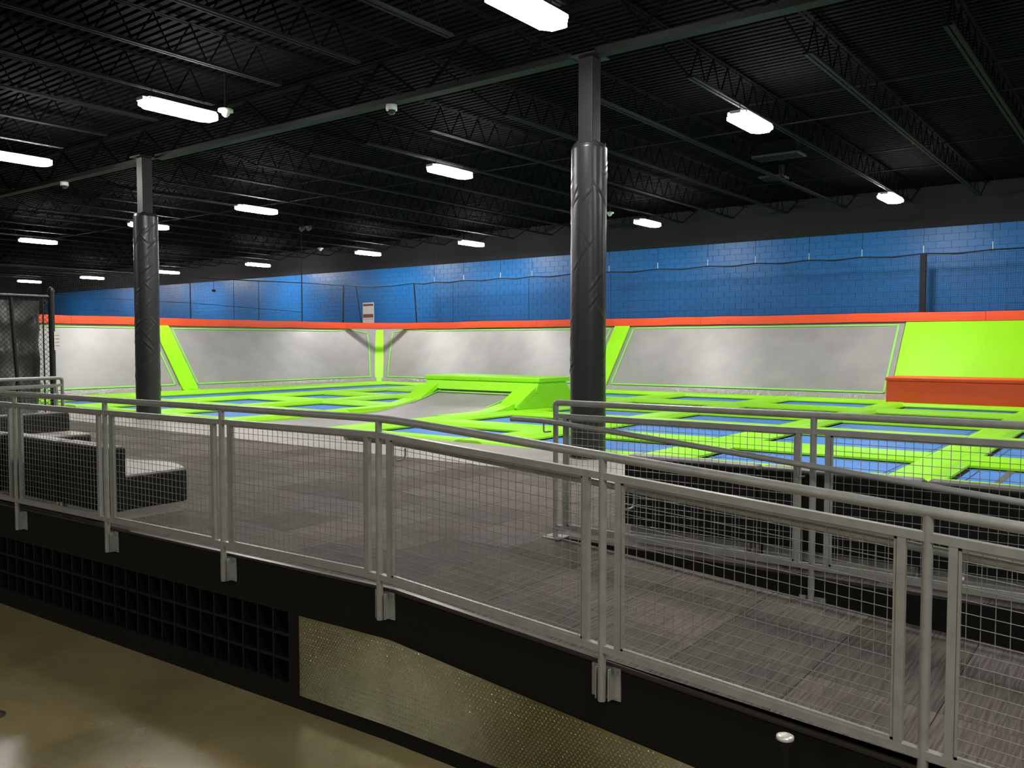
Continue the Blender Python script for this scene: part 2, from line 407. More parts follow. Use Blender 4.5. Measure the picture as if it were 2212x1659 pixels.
# inner handrail on the front guard
hx = 3.80
hp = [(hx-.02, 4.19, .925), (hx, 4.1, .92), (hx, 3.9, .918), (hx, 3.7, .91)]+[(hx, y, .905-.075*(3.6-y)) for y in (3.4, 2.3, 1, -.8)]
hr = thing('inner_handrail', 'round grey handrail bracketed inside the front ramp guardrail, open end at left', 'handrail', (hx, 3.84, 0))
MB().tube(hp, .019, 14, caps=False).build('pipe', M['rail'], hr)
MB().tube([(hx-.025, 4.215, .926), (hx-.018, 4.182, .925)], .0205, 16, caps=False).build('end_ring', M['chrome'], hr)
MB().tube([(hx-.018, 4.18, .925), (hx-.017, 4.175, .925)], .018, 16).build('bore_shade', M['dark'], hr)  # dark disc standing in for the shade inside the open pipe
for y in (3.70, 2.1, .6):
    z = .905-.075*max(0, 3.6-y)
    MB().tube([(hx, y, z-.018), (hx, y, z-.06), (hx-.01, y, z-.085), (hx-.04, y, z-.088), (hx-.08, y, z-.086)], .006, 8).build('hook', M['rail'], hr)

# second guard between ramp and raised deck
g2 = thing('rear_guardrail', 'level grey guardrail with wire mesh on the far side of the ramp', 'railing', (5.57, 3.78, 0))
ys2 = [3.78, 1.77, -.24, -2.25]
for i, y in enumerate(ys2):
    if i == 0:
        MB().cyl(5.57, y, 0, 1.03, .021, 14).build('post', M['rail'], g2)
        MB().box(5.49, y-.08, .0, 5.65, y+.08, .01).build('base_plate', M['rail'], g2)
    else:
        MB().cyl(5.57, y, -.27, 1.06, .021, 14).build('post', M['rail'], g2); bracket(g2, 5.60, y, -.29, -.12, 5.57)
for a, b in zip(ys2[:-1], ys2[1:]): rail_bay(g2, (5.57, a, 0), (5.57, b, 0), tz=.105)
MB().tube([(5.57, 3.78, 1.0), (5.57, 3.779, 1.055), (5.57, 3.772, 1.066), (5.57, 3.755, 1.07), (5.57, -2.4, 1.07)], .0242, 16).build('top_rail', M['rail'], g2)
h2 = thing('ramp_handrail', 'sloping grey round handrail hooked on the rear ramp guardrail', 'handrail', (5.49, 3.78, 0))
hz = lambda y: .925-.089*max(0, 3.72-y)
MB().tube([(5.49, 4.16, .925), (5.49, 4.13, .928), (5.49, 3.85, .926), (5.49, 3.72, .918)]+[(5.49, y, hz(y)) for y in (3.3, 2, .5, -1, -2)], .0205, 14).build('pipe', M['rail'], h2)
for y in (3.84, 1.84, -.2):
    z = hz(y)
    MB().tube([(5.49, y, z-.018), (5.49, y, z-.07), (5.497, y, z-.085), (5.52, y, z-.088), (5.56, y-.02, z-.086)], .006, 8).build('hook', M['rail'], h2)

# left cross guard
g3 = thing('side_guardrail', 'short grey guardrail crossing the platform at far left beside the fence', 'railing', (5.6, 11.9, 0))
A3, B3 = (3.45, 11.55, 0), (5.6, 11.92, 0)
for p in (B3,): MB().cyl(p[0], p[1], 0, 1.05, .021, 12).build('post', M['rail'], g3)
rail_bay(g3, A3, B3)
MB().tube([(3.45, 11.55, 1.07), (5.55, 11.91, 1.07), (5.59, 11.918, 1.06), (5.6, 11.92, 1.03)], .0242, 12).build('top_rail', M['rail'], g3)

# ------------------------------------------------------------------ upholstered benches
def bench(label, x0, x1, y0, y1, back, hz_=.65, sz=.40, cat='sofa', name='lounge_bench', group=None, curve=0):
    """back: side of the backrest: '-x' or '+y'"""
    t = thing(name, label, cat, ((x0+x1)/2, (y0+y1)/2, 0), group)
    bt = .17
    if back == '-x':
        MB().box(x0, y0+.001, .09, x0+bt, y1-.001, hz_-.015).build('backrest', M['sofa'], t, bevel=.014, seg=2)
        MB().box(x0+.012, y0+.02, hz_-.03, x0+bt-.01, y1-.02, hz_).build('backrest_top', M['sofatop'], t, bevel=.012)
        nn = 8; pr = [(x1+curve*math.sin(PI*k/nn), y0+.006+(y1-y0-.012)*k/nn) for k in range(nn+1)]
        vs = [(x0+bt-.02, y0+.006), (x0+bt-.02, y1-.006)]; poly = [vs[0]]+pr+[vs[1]]
        def ext(za, zb, shrink=0):
            m = MB(); q = [(max(a-shrink, x0+bt-.02), b) for a, b in poly]; k = len(q)
            m.add([(a, b, za) for a, b in q]+[(a, b, zb) for a, b in q], [tuple(range(k))[::-1], tuple(range(k, 2*k))]+[(i, (i+1) % k, k+(i+1) % k, k+i) for i in range(k)]); return m
        ext(.09, sz-.02).build('seat_body', M['sofa'], t, bevel=.02)
        ext(sz-.028, sz, .02).build('seat_top', M['seat'], t, bevel=.008)
        MB().box(x0+.06, y0+.03, .002, x1-.02, y1-.03, .09).build('plinth', M['plinth'], t)
    else:
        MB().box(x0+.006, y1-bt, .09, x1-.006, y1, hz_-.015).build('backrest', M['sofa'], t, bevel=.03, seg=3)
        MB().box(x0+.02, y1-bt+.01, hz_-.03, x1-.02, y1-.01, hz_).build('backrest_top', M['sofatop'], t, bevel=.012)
        MB().box(x0+.006, y0, .09, x1-.006, y1-bt+.02, sz-.02).build('seat_body', M['sofa'], t, bevel=.02)
        MB().box(x0+.02, y0+.015, sz-.028, x1-.02, y1-bt, sz).build('seat_top', M['seat'], t, bevel=.008)
        MB().box(x0+.03, y0+.03, .002, x1-.03, y1-.06, .09).build('plinth', M['plinth'], t)
    return t
def clip(t, x, y):
    for s in (-.035, .035): MB().cyl(x-.02, y+s, .03, .095, .016, 10).build('foot', M['chrome'], t)
b1 = bench('black vinyl bench module with pale curved seat, nearest end of the left lounge', 3.69, 4.44, 7.10, 7.98, '-x', curve=.12); clip(b1, 3.72, 7.98)
bench('black vinyl bench module behind the left front railing, middle of the lounge row', 3.67, 4.44, 7.98, 9.05, '-x')
bench('black vinyl bench module at the left photo edge, behind the front railing', 3.61, 4.40, 9.05, 10.3, '-x')
bench('black vinyl bench facing the camera at far left, backed by the side guardrail', 4.0, 5.42, 10.78, 11.50, '+y')
r1 = bench('black lounge bench beside the padded main column, first behind the ramp guardrail', 5.95, 6.75, 2.29, 3.38, '-x'); clip(r1, 5.95, 2.30)
r2 = bench('black lounge bench behind the ramp guardrail, second from the padded main column', 5.95, 6.75, 1.19, 2.29, '-x'); clip(r2, 5.95, 1.20)
bench('black lounge bench behind the ramp guardrail, third from the padded main column', 5.95, 6.75, .09, 1.19, '-x')
bench('black lounge bench at the right photo edge behind the ramp guardrail', 5.95, 6.75, -1.0, .09, '-x')

# ------------------------------------------------------------------ columns
def wrinkle(a, z, s, dens):
    v = 0
    for (p, q, zc_, zw, w) in s:
        e = math.exp(-((z-zc_)/zw)**2)
        v += w*e*math.exp(-(((a*p+(z-zc_)*q) )/.07)**2)
    return v
def column(label, cx, cy, seed, nw):
    rnd = random.Random(seed)
    t = thing('padded_column', label, 'column', (cx, cy, 0))
    s = .108   # square tube
    MB().box(cx-s, cy-s, 4.0, cx+s, cy+s, 5.28).build('steel_column', M['colsteel'], t, bevel=.012)
    MB().box(cx-.2, cy-.2, 5.28, cx+.2, cy+.2, 5.30).build('cap_plate', M['colsteel'], t)
    R = .237; nz, na = 420, 80; vs = []; fs = []
    folds = []
    for _ in range(nw):
        folds.append((rnd.uniform(0, 2*PI), rnd.uniform(.5, 3.9), rnd.choice((1, 1, 1, -1))*rnd.uniform(.5, 1.1), rnd.uniform(.22, .6), rnd.uniform(.004, .009), rnd.uniform(.012, .024)))
    H_ = 4.16
    for i in range(nz+1):
        z = .02+(H_-.02)*i/nz
        for k in range(na):
            a = 2*PI*k/na; r = R+.006*math.sin(3*a+z*.8)
            for (a0, z0, sl, ln, am, wd) in folds:
                da = (a-a0+PI) % (2*PI)-PI
                if abs(da) > ln*1.6 or abs(z-z0) > 1.2: continue
                zz = z-(z0+sl*da*R*1.6); e = math.exp(-(da/ln)**4)
                r += am*e*(math.exp(-(zz/wd)**2)-.7*math.exp(-((zz+wd*1.9)/wd)**2))
            if i > nz-6: r -= .004*(i-(nz-6))
            zt = z+(.015*math.sin(5*a)+.012*math.sin(11*a+1) if i == nz else 0)
            vs.append((cx+r*math.cos(a), cy+r*math.sin(a), zt))
    for i in range(nz):
        for k in range(na): fs.append((i*na+k, i*na+(k+1) % na, (i+1)*na+(k+1) % na, (i+1)*na+k))
    fs.append(tuple(range(nz*na, nz*na+na)))
    m = MB(); m.add(vs, fs, True); m.build('pad_wrap', M['colpad'], t, fix=False)
    MB().cyl(cx, cy, 0, .06, .25, 32).build('base_ring', M['fascia'], t)
    return t
column('tall steel column wrapped in wrinkled black vinyl padding, right of photo centre', 9.76, 6.10, 3, 46)
column('steel column in wrinkled black padding at left, behind the front railing', 9.48, 16.5, 5, 90)

# ------------------------------------------------------------------ roof steel
gd = MB()
for y0_, y1_ in ((-13.9, 5.92), (6.28, 16.32), (16.68, 59.9)):
    gd.box(9.60, y0_, 5.27, 9.79, y1_, 5.282); gd.box(9.60, y0_, 5.282, 9.61, y1_, 5.35); gd.box(9.78, y0_, 5.282, 9.79, y1_, 5.35)
girder = gd.build('girder', M['girder'], ceiling)
gd = MB(); gd.box(9.61, -13.9, 5.93, 9.78, 59.9, 5.95); gd.build('top_chord', M['ceil'], girder)
gd = MB(); y = -13.5
while y < 58.5:
    gd.bar((9.695, y, 5.29), (9.695, y+.87, 5.93), .04); gd.bar((9.695, y+.87, 5.93), (9.695, y+1.735, 5.29), .04); y += 1.735
gd.build('web', M['ceil'], girder, fix=False)
def joist_meshes(x0, x1, xa, xb):
    b = MB()
    for s in (-.035, .035):
        b.box(x0, s-.022, 5.48, x1, s+.022, 5.486); b.box(x0, s+(.018 if s > 0 else -.022), 5.486, x1, s+(.022 if s > 0 else -.018), 5.52)
    tp = MB()
    for s in (-.035, .035): tp.box(xa, s-.022, 5.97, xb, s+.022, 5.976)
    w = MB(); x = x0; up = True; st = .55; w.bar((x0, 0, 5.49), (xa+.1, 0, 5.96), .02)
    while x+st < x1:
        w.bar((x, 0, 5.49), (x+st/2, 0, 5.97), .016); w.bar((x+st/2, 0, 5.97), (x+st, 0, 5.49), .016); x += st
    w.bar((x1, 0, 5.49), (xb-.1, 0, 5.96), .02)
    return b, tp, w
J = []
for (x0, x1, xa, xb) in ((11.9, 25.95, 9.8, 27.0), (-6.5, 8.5, -8.5, 9.6)):
    b, tp, w = joist_meshes(x0, x1, xa, xb)
    jb = b.build('joist', M['steelblack']); 
    jt = tp.build('top_chord', M['ceil'], jb); jw = w.build('web', M['ceil'], jb)
    jb.parent = ceiling
    J.append((jb, jt, jw))
for k in range(-6, 28):
    y = 7.42+1.735*k
    for (jb, jt, jw) in J:
        if k == -6: c = jb
        else:
            c = jb.copy(); C.objects.link(c)
            for q in (jt, jw): d = q.copy(); C.objects.link(d); d.parent = c
        c.location = (0, y, 0)
for x in (15.5, 21.0, 4.5):
    m_ = MB(); m_.bar((x, -4, 5.50), (x, 54, 5.50), .02); m_.bar((x, -4, 5.95), (x, 54, 5.95), .02); m_.build('bridging', M['steelblack'], ceiling, fix=False)

# ------------------------------------------------------------------ high-bay lamps
lp = thing('ceiling_light', 'x', 'light', (0, 0, 0))
m = MB(); o_ = [(-.62, -.10), (-.50, -.20), (.50, -.20), (.56, -.12), (.64, -.10), (.64, .10), (.50, .20), (-.50, .20), (-.56, .12), (-.62, .10)]
k = len(o_)
m.add([(a, b, -.055) for a, b in o_]+[(a, b, 0) for a, b in o_]+[(a*.96, b*.9, -.07) for a, b in o_], [(i, (i+1) % k, k+(i+1) % k, k+i) for i in range(k)]+[(i, (i+1) % k, 2*k+(i+1) % k, 2*k+i) for i in range(k)]+[tuple(range(2*k, 3*k))])
m.build('lens', M['lens'], lp)
MB().box(-.58, -.17, .002, .58, .17, .06).build('housing', M['housing'], lp, bevel=.015)
for s in (-1, 1): MB().box(s*.62-.03, -.09, .0, s*.62+.03, .09, .05).build('end_cap', M['housing'], lp)
for s in (-1, 1): MB().bar((s*.45, 0, .06), (s*.45, 0, .27), .008).build('hanger_cable', M['steelblack'], lp)
reg(lp)
LL = [((7.78, 5.67), 'glowing ceiling light cut by the top edge above the main column'),
 ((7.78, 12.5), 'large glowing high-bay light in the upper left, left of the beam'),
 ((7.82, 18.3), 'glowing high-bay light cut by the left photo edge, nearest of that edge'),
 ((14.05, 12.3), 'glowing ceiling light midway between the two padded columns, above centre'),
 ((13.97, 5.57), 'large glowing high-bay light right of the main column'),
 ((23.3, 5.57), 'rightmost glowing ceiling light, close above the blue wall'),
 ((14.75, 20.0), 'glowing ceiling light right of the left padded column, upper one'),
 ((23.62, 12.65), 'glowing ceiling light just right of the main column near the blue wall'),
 ((24.46, 20.38), 'small glowing ceiling light just left of the main column near the blue wall'),
 ((14.72, 25.44), 'glowing ceiling light half hidden behind the top of the left column pad'),
 ((14.49, 32.4), 'glowing ceiling light at far left, above the fence and below the beam'),
 ((24.52, 25.92), 'small glowing ceiling light above the corner of the trampoline walls'),
 ((24.97, 33.8), 'small glowing ceiling light low between left column and trampoline corner'),
 ((24.7, 41.0), 'small glowing ceiling light touching the right side of the left column'),
 ((24.24, 47.8), 'small distant ceiling light between the fence post and the left column'),
 ((23.42, 53.6), 'small distant ceiling light just above the fence post'),
 ((14.0, -1.2), 'ceiling light out of frame to the right over the trampolines'),
 ((23.4, -1.2), 'ceiling light out of frame to the right near the blue wall'),
 ((1.4, 25.0), 'ceiling light out of frame far to the left'),
 ((-6.2, 12.9), 'ceiling light out of frame over the concrete floor at left'),
 ((-6.2, 5.8), 'ceiling light out of frame behind the camera at left'),
 ((7.8, -1.2), 'ceiling light out of frame to the right over the raised platform'),
 ((-6.2, -7.8), 'added unseen ceiling fill light behind the camera at far right'),  # extra lamp, added to lift the camera-side faces of the rails
 ((1.4, -1.2), 'added unseen ceiling fill light above and behind the camera'),  # added to brighten the ramp carpet and the near rails
 ((-6.2, -1.0), 'ceiling light out of frame behind the camera at right')]
for i, ((x, y), lab) in enumerate(LL):
    c = lp if i == 0 else copy_tree(lp)
    c.location = (x, y, 5.24); c['label'] = lab; c['group'] = 'high-bay ceiling lights'

# cameras, detectors, grilles
def dome(label, x, y, z, s=1):
    t = thing('dome_camera', label, 'camera', (x, y, z), 'ceiling cameras and detectors')
    MB().lathe(x, y, [(0, z+.09*s), (.09*s, z+.09*s), (.095*s, z+.03*s), (.09*s, z), (.07*s, z)]).build('housing', M['white'], t)
    MB().lathe(x, y, [(.07*s, z), (.066*s, z-.03*s), (.045*s, z-.058*s), (.02*s, z-.068*s), (0, z-.07*s)]).build('lens_dome', M['dome'], t)
dome('white dome camera under the beam between the two columns', 9.7, 9.7, 5.18, .95)
dome('white dome camera under the beam at far left', 9.7, 20.3, 5.18, .95)
def det(label, x, y, z):
    t = thing('smoke_detector', label, 'detector', (x, y, z), 'ceiling cameras and detectors')
    MB().lathe(x, y, [(0, z+.04), (.12, z+.04), (.12, z), (.07, z-.005), (.06, z-.05), (.03, z-.08), (0, z-.085)]).build('body', M['white'], t)
    MB().bar((x, y, z+.04), (x, y, DK), .025).build('mount', M['steelblack'], t)
det('white ceiling detector touching the right end of the upper left lamp', 8.5, 12.3, 5.32)
det('tiny white ceiling detector above the trampoline corner', 23.2, 27.3, 5.38)
det('small white detector peeking out right of the main column', 22.2, 13.15, 5.40)
t = thing('twin_spotlight', 'faint grey pair of emergency spotlights on the ceiling above the trampoline corner', 'light fixture', (18.85, 22.9, 5.4))
for s in (-.17, .17): MB().tube([(18.9, 22.9+s, 5.42), (18.78, 22.9+s*1.1, 5.36)], .06, 12, r2=.09).build('lamp_head', M['greybox'], t)
MB().bar((18.9, 22.7, 5.45), (18.9, 23.1, 5.45), .05).build('bracket', M['greybox'], t); MB().bar((18.9, 22.9, 5.45), (18.9, 22.9, DK), .03).build('mount', M['steelblack'], t)
for lab, x, y0_, y1_ in (('grey slatted air grille in the ceiling right of the main column, nearer one', 19.05, 6.4, 7.45), ('grey slatted air grille in the ceiling right of the main column, farther one', 21.4, 7.6, 8.2)):
    t = thing('air_grille', lab, 'vent', (x, y0_, 5.7))
    MB().box(x-.28, y0_, 5.7, x+.28, y1_, 5.74).build('frame', M['greybox'], t)
    for i in range(5): MB().box(x-.24+.1*i, y0_+.03, 5.685, x-.2+.1*i, y1_-.03, 5.70).build('slat', M['girder'], t)
    MB().box(x-.2, y0_+.1, 5.74, x+.2, y1_-.1, DK).build('duct', M['steelblack'], t)

# ------------------------------------------------------------------ trampoline court
PT = .045; MZ = -.065
RX = [(10.5, 12.3), (12.95, 15.0), (15.65, 17.75), (18.35, 20.5), (21.15, 23.6)]
CY = [(21.4, 24.0), (18.25, 20.8), (15.1, 17.65), (11.95, 14.6), (8.8, 11.35), (5.65, 8.2), (2.5, 5.1), (-.65, 1.95), (-3.8, -1.2)]
ORD = ['first', 'second', 'third', 'fourth', 'fifth', 'sixth', 'seventh', 'eighth', 'ninth']
struct(MB().box(10.1, -4.6, -.35, 27.0, 30, -.25).build('trim_4', M['dark']))
def tramp(x0, x1, y0, y1, label, cat='trampoline', tape=False, track=False):
    t = thing('trampoline', label, cat, ((x0+x1)/2, (y0+y1)/2, MZ), 'blue floor trampolines')
    MB().box(x0-.06, y0-.06, MZ-.03, x1+.06, y1+.06, MZ-.012).build('frame_border', M['blackgap'], t, fix=False)
    MB().box(x0+.085, y0+.085, MZ-.012, x1-.085, y1-.085, MZ).build('bed', M['trampblue'], t, fix=False)
    m = MB(); e = .17; w = .018
    for q in ((x0+e, y0+.05, x0+e+w, y1-.05), (x1-e-w, y0+.05, x1-e, y1-.05), (x0+.05, y0+e, x1-.05, y0+e+w), (x0+.05, y1-e-w, x1-.05, y1-e)):
        m.box(q[0], q[1], MZ+.0005, q[2], q[3], MZ+.002)
    m.build('seam_line', M['darkblue'], t, fix=False)
    if tape: MB().box(x0+.05, y1-.55, MZ+.002, x1-.05, y1-.47, MZ+.004).build('tape_line', M['greytape'], t, fix=False)
for ci, (y0, y1) in enumerate(CY):
    if ci == 0:
        tramp(10.5, 12.3, y0, y1, 'blue trampoline in front of the long left tumbling track', tape=False)
        tramp(12.95, 23.6, y0, y1, 'long blue tumbling track along the foot of the left sloped wall', track=True)
        continue
    for ri, (x0, x1) in enumerate(RX):
        if ci == 3 and ri < 3: continue
        if ci >= 7 and ri == 4: x1 = 23.0
        if ci == 6 and ri == 4: x1 = 23.0
        tramp(x0, x1, y0, y1, 'blue trampoline, %s row back from the carpet, %s column right of the long track' % (ORD[ri], ORD[ci-1]), tape=ci >= 7)
pads = thing('trampoline_padding', 'network of lime green foam pads framing the blue trampolines', 'padding', (17, 10, 0))
def pad(a, b, w0, w1, zt=PT, h=.10):
    """cushion from a to b (axis-aligned centre line) between edges w0,w1 across; domed wedge profile"""
    ax = 0 if abs(b[0]-a[0]) > abs(b[1]-a[1]) else 1
    pr = [(w0-.03, -h), (w0-.03, -.07), (w0+.05, -.012), (w0+.12, 0), (w1-.12, 0), (w1-.05, -.012), (w1+.03, -.07), (w1+.03, -h)]
    if ax == 0: prof = [(0, q, zt+z) for q, z in pr]; p0, p1 = (a[0], 0, 0), (b[0], 0, 0)
    else: prof = [(q, 0, zt+z) for q, z in pr]; p0, p1 = (0, a[1], 0), (0, b[1], 0)
    m = MB(); n = len(prof)
    m.add([Vector(p0)+Vector(q) for q in prof]+[Vector(p1)+Vector(q) for q in prof], [(k, k+1, n+k+1, n+k) for k in range(n-1)]+[tuple(range(n)), tuple(range(n, 2*n))[::-1]], False)
    o = m.build('pad', M['lime'], pads)
    return o
xb = [10.1]+[(RX[i][1]+RX[i+1][0])/2 for i in range(4)]+[24.25]
gy = [(CY[0][1], 25.05)]+[(CY[i+1][1], CY[i][0]) for i in range(len(CY)-1)]+[(-4.4, -3.8)]
for gi, (g0, g1) in enumerate(gy):
    for i in range(5):
        x1 = xb[i+1]-.003
        if gi >= 7 and i == 4: x1 = 23.42
        if gi in (3, 4) and i == 2: x1 = 15.62 if False else x1
        pad((xb[i]+.003, 0, 0), (x1, 0, 0), g0, g1)
gx = [(10.1, 10.5)]+[(RX[i][1], RX[i+1][0]) for i in range(4)]+[(23.6, 24.25)]
for ci, (y0, y1) in enumerate(CY):
    for i, (g0, g1) in enumerate(gx):
        if ci == 3 and i < 3: continue
        if ci == 0 and 2 <= i <= 4: continue
        if i == 5 and ci >= 6: g0, g1 = 23.0, 23.42
        pad((0, y0-.06, 0), (0, y1+.06, 0), g0, g1, zt=PT-.003)

# quarter pipe with green landing box
qp = thing('quarter_pipe', 'lime green padded jump box with curved grey run-up mat in mid court', 'ramp', (16.5, 13.3, 0))
QY0, QY1 = 11.50, 15.05
def qz(x): return MZ+.01 if x < 13.4 else MZ+.01+.47*((x-13.4)/2.95)**2
m = MB(); nx, ny = 40, 8; vs = []; fs = []
for i in range(nx+1):
    x = 10.1+(16.35-10.1)*i/nx
    for j in range(ny+1):
        y = 11.93+(14.62-11.93)*j/ny; s_ = math.sin(PI*j/ny)
        vs.append((x, y, qz(x)-.05*s_*max(0, min(1, (x-13)/2))*max(0, (16.4-x)/3)))
for i in range(nx):
    for j in range(ny): a = i*(ny+1)+j; fs.append((a, a+1, a+ny+2, a+ny+1))
m.add(vs, fs, True); m.build('run_up_mat', M['greymat'], qp)
m = MB()
def qs(x, y, w=.03): return
pts_ = [(x, 12.05, qz(x)+.006) for x in [15.0+.1*i for i in range(13)]]
for sgn in (0, 1):
    yy = 12.07 if sgn == 0 else 14.48
    for i in range(12):
        xa = 15.0+.1*i; xb_ = xa+.1
        m.add([(xa, yy-.025, qz(xa)+.024), (xa, yy+.025, qz(xa)+.024), (xb_, yy+.025, qz(xb_)+.024), (xb_, yy-.025, qz(xb_)+.024)], [(0, 1, 2, 3)])
za, zb = qz(16.0)+.03, qz(16.06)+.03
m.add([(16.0, 12.05, za), (16.0, 14.5, za), (16.06, 14.5, zb), (16.06, 12.05, zb)], [(0, 1, 2, 3)])
m.build('stripe', M['stripe'], qp)
for a, b in ((QY0+.03, 11.97), (14.58, QY1-.03)):
    mq = MB(); xs_ = [13.2+.24*i for i in range(10)]; tz_ = [max(PT+.004, qz(x)+.03) for x in xs_]; k = len(xs_)
    mq.add([(x, a, -.05) for x in xs_]+[(x, b, -.05) for x in xs_]+[(x, a, z) for x, z in zip(xs_, tz_)]+[(x, b, z) for x, z in zip(xs_, tz_)],
           [(i, i+1, 2*k+i+1, 2*k+i) for i in range(k-1)]+[(k+i, 3*k+i, 3*k+i+1, k+i+1) for i in range(k-1)]+[(2*k+i, 2*k+i+1, 3*k+i+1, 3*k+i) for i in range(k-1)]+[(0, 2*k, 3*k, k), (k-1, 2*k-1, 4*k-1, 3*k-1)], False)
    mq.build('curved_side_pad', M['lime'], qp)
for a, b in ((QY0+.03, 11.94), (14.61, QY1-.03)):
    MB().hexa([(15.38, a, 0), (17.98, a, 0), (17.98, b, 0), (15.38, b, 0)], [(16.32, a, .62), (17.42, a, .62), (17.42, b, .62), (16.32, b, .62)]).build('side_cheek', M['lime'], qp)
MB().hexa([(16.55, 11.94, 0), (17.98, 11.94, 0), (17.98, 14.61, 0), (16.55, 14.61, 0)], [(16.4, 11.94, .62), (17.42, 11.94, .62), (17.42, 14.61, .62), (16.4, 14.61, .62)]).build('back_body', M['lime'], qp)
m = MB()
for a, b in ((QY0-.03, (QY0+QY1)/2-.004), ((QY0+QY1)/2+.004, QY1+.03)): 
    MB().box(16.22, a, .625, 17.52, b, .735).build('cap_pad', M['lime'], qp, bevel=.02)
MB().hexa([(16.13, QY0+.01, .40), (16.3, QY0+.01, .36), (16.3, QY1-.01, .36), (16.13, QY1-.01, .40)], [(16.24, QY0+.01, .62), (16.4, QY0+.01, .62), (16.4, QY1-.01, .62), (16.24, QY1-.01, .62)]).build('header_pad', M['lime'], qp, bevel=.015)
for a, b in ((QY0-.02, 12.02), (14.54, QY1+.02)):
    MB().hexa([(15.30, a, .10), (15.42, a, .03), (15.42, b, .03), (15.30, b, .10)], [(16.03, a, .50), (16.15, a, .42), (16.15, b, .42), (16.03, b, .50)]).build('flap_pad', M['lime'], qp, bevel=.015)

# ------------------------------------------------------------------ sloped trampoline walls
SX, SY, RUN, HT = 24.22, 25.02, 1.75, 2.15
def PR(s, t, off=0):  # right wall: s is y, t 0..1 up the slope, off: proud
    nx_, nz_ = -HT/math.hypot(HT, RUN), RUN/math.hypot(HT, RUN)
    return (SX+RUN*t+nx_*off, s, HT*t+nz_*off)
def PL(s, t, off=0):
    nx_, nz_ = -HT/math.hypot(HT, RUN), RUN/math.hypot(HT, RUN)
    return (s, SY+RUN*t+nx_*off, HT*t+nz_*off)
def poly_slab(P_, poly, o0, o1, m=None):
    m = m or MB(); k = len(poly)
    m.add([P_(a, b, o0) for a, b in poly]+[P_(a, b, o1) for a, b in poly], [tuple(range(k))[::-1], tuple(range(k, 2*k))]+[(i, (i+1) % k, k+(i+1) % k, k+i) for i in range(k)])
    return m
def line(P_, pts, w, o0, o1, m, ar=2.77):
    for (a, b), (c, d) in zip(pts[:-1], pts[1:]):
        dx, dy = c-a, (d-b)*ar; l = math.hypot(dx, dy); ux, uy = dx/l, dy/l; h = w/2
        q = [(a-ux*h-uy*-h*-1*0, b)]
        px, py = -uy*h, ux*h/ar; ex_, ey_ = ux*h, uy*h/ar
        poly_slab(P_, [(a+px-ex_, b+py-ey_), (a-px-ex_, b-py-ey_), (c-px+ex_, d-py+ey_), (c+px+ex_, d+py+ey_)], o0, o1, m)
def grid_slab(P_, outline_l, outline_r, n=24, k=12, sag=.06):
    """quad grid between left and right edge functions, gently sagging like a loaded mat"""
    m = MB(); vs = []; fs = []
    for j in range(k+1):
        t = j/k; a = outline_l(t); b = outline_r(t)
        for i in range(n+1):
            u = i/n; s_ = a+(b-a)*u
            vs.append(P_(s_, t, .01-sag*math.sin(PI*t)*math.sin(PI*u)**.5))
    for j in range(k):
        for i in range(n): q = j*(n+1)+i; fs.append((q, q+1, q+n+2, q+n+1))
    m.add(vs, fs, True); return m
def slope(label, P_, lo, hi, corner=0, stripe=None, ckl=None):
    t = thing('sloped_trampoline', label, 'trampoline wall', P_((lo+hi)/2, 0), 'sloped grey trampoline walls')
    L_ = (lambda q: lo); R_ = (lambda q: hi+(RUN*q if corner else 0))
    poly_slab(P_, [(lo, 0), (hi, 0), (R_(1), 1), (lo, 1)], -.10, -.075).build('backing_border', M['greyborder'], t)
    grid_slab(P_, L_, R_).build('mat', M['greymat'], t)
    m = MB()
    line(P_, stripe, .05, .012, .022, m)
    m.build('stripe', M['stripe'], t)
    m = MB(); n = int((hi-lo)/.12); vs = []; fs = []
    rnd = random.Random(int(lo*10)+1)
    for i in range(n+1):
        s_ = lo+(hi-lo)*i/n
        for j in range(5): vs.append(P_(s_, -.005+.085*j/4, .02+(.03*rnd.random() if 0 < j < 4 else 0)))
    for i in range(n):
        for j in range(4): q = i*5+j; fs.append((q, q+1, q+6, q+5))
    m.add(vs, fs, True); m.build('skirt', M['skirt'], t)
    return t
e = .04
slope('grey sloped trampoline wall right of the corner, up to the main column', PR, 15.13, 25.0, 1, [(15.27, .1), (15.27, .955), (23.9, .96), (24.6, .985), (25.85, .94), (25.6, .74), (25.1, .38), (24.7, .1), (15.27, .1)])
slope('grey sloped trampoline wall right of the main column, beside the green slope pad', PR, 5.74, 14.50, 0, [(5.90, .1), (5.90, .955), (14.36, .955), (14.36, .1), (5.90, .1)])
slope('grey sloped trampoline wall between left column and the corner', PL, 16.12, 24.2, 1, [(16.2, .1), (16.2, .95), (23.3, .955), (24.2, .98), (25.1, .92), (24.68, .6), (24.14, .26), (23.9, .1), (16.2, .1)])
slope('grey sloped trampoline wall left of the left padded column', PL, 7.2, 15.52, 0, [(7.4, .1), (7.4, .955), (15.38, .955), (15.38, .1), (7.4, .1)])
def divider(label, P_, a, b):
    t = thing('divider_pad', label, 'pad', P_((a+b)/2, 0), 'lime divider pads on the sloped walls')
    m = poly_slab(P_, [(a+.06, -.01), (b-.06, -.01), (b, .03), (b, .985), (a, .985), (a, .03)], -.02, .07); m.build('cushion', M['lime'], t, bevel=.02)
    return t
divider('slanting lime green divider pad just right of the left padded column', PL, 15.54, 16.10)
divider('slanting lime green divider pad partly hidden by the main column', PR, 14.52, 15.11)
MB().box(15.74, 24.7, .03, 15.94, 25.03, .09).build('pad_tab', M['lime'], pads)
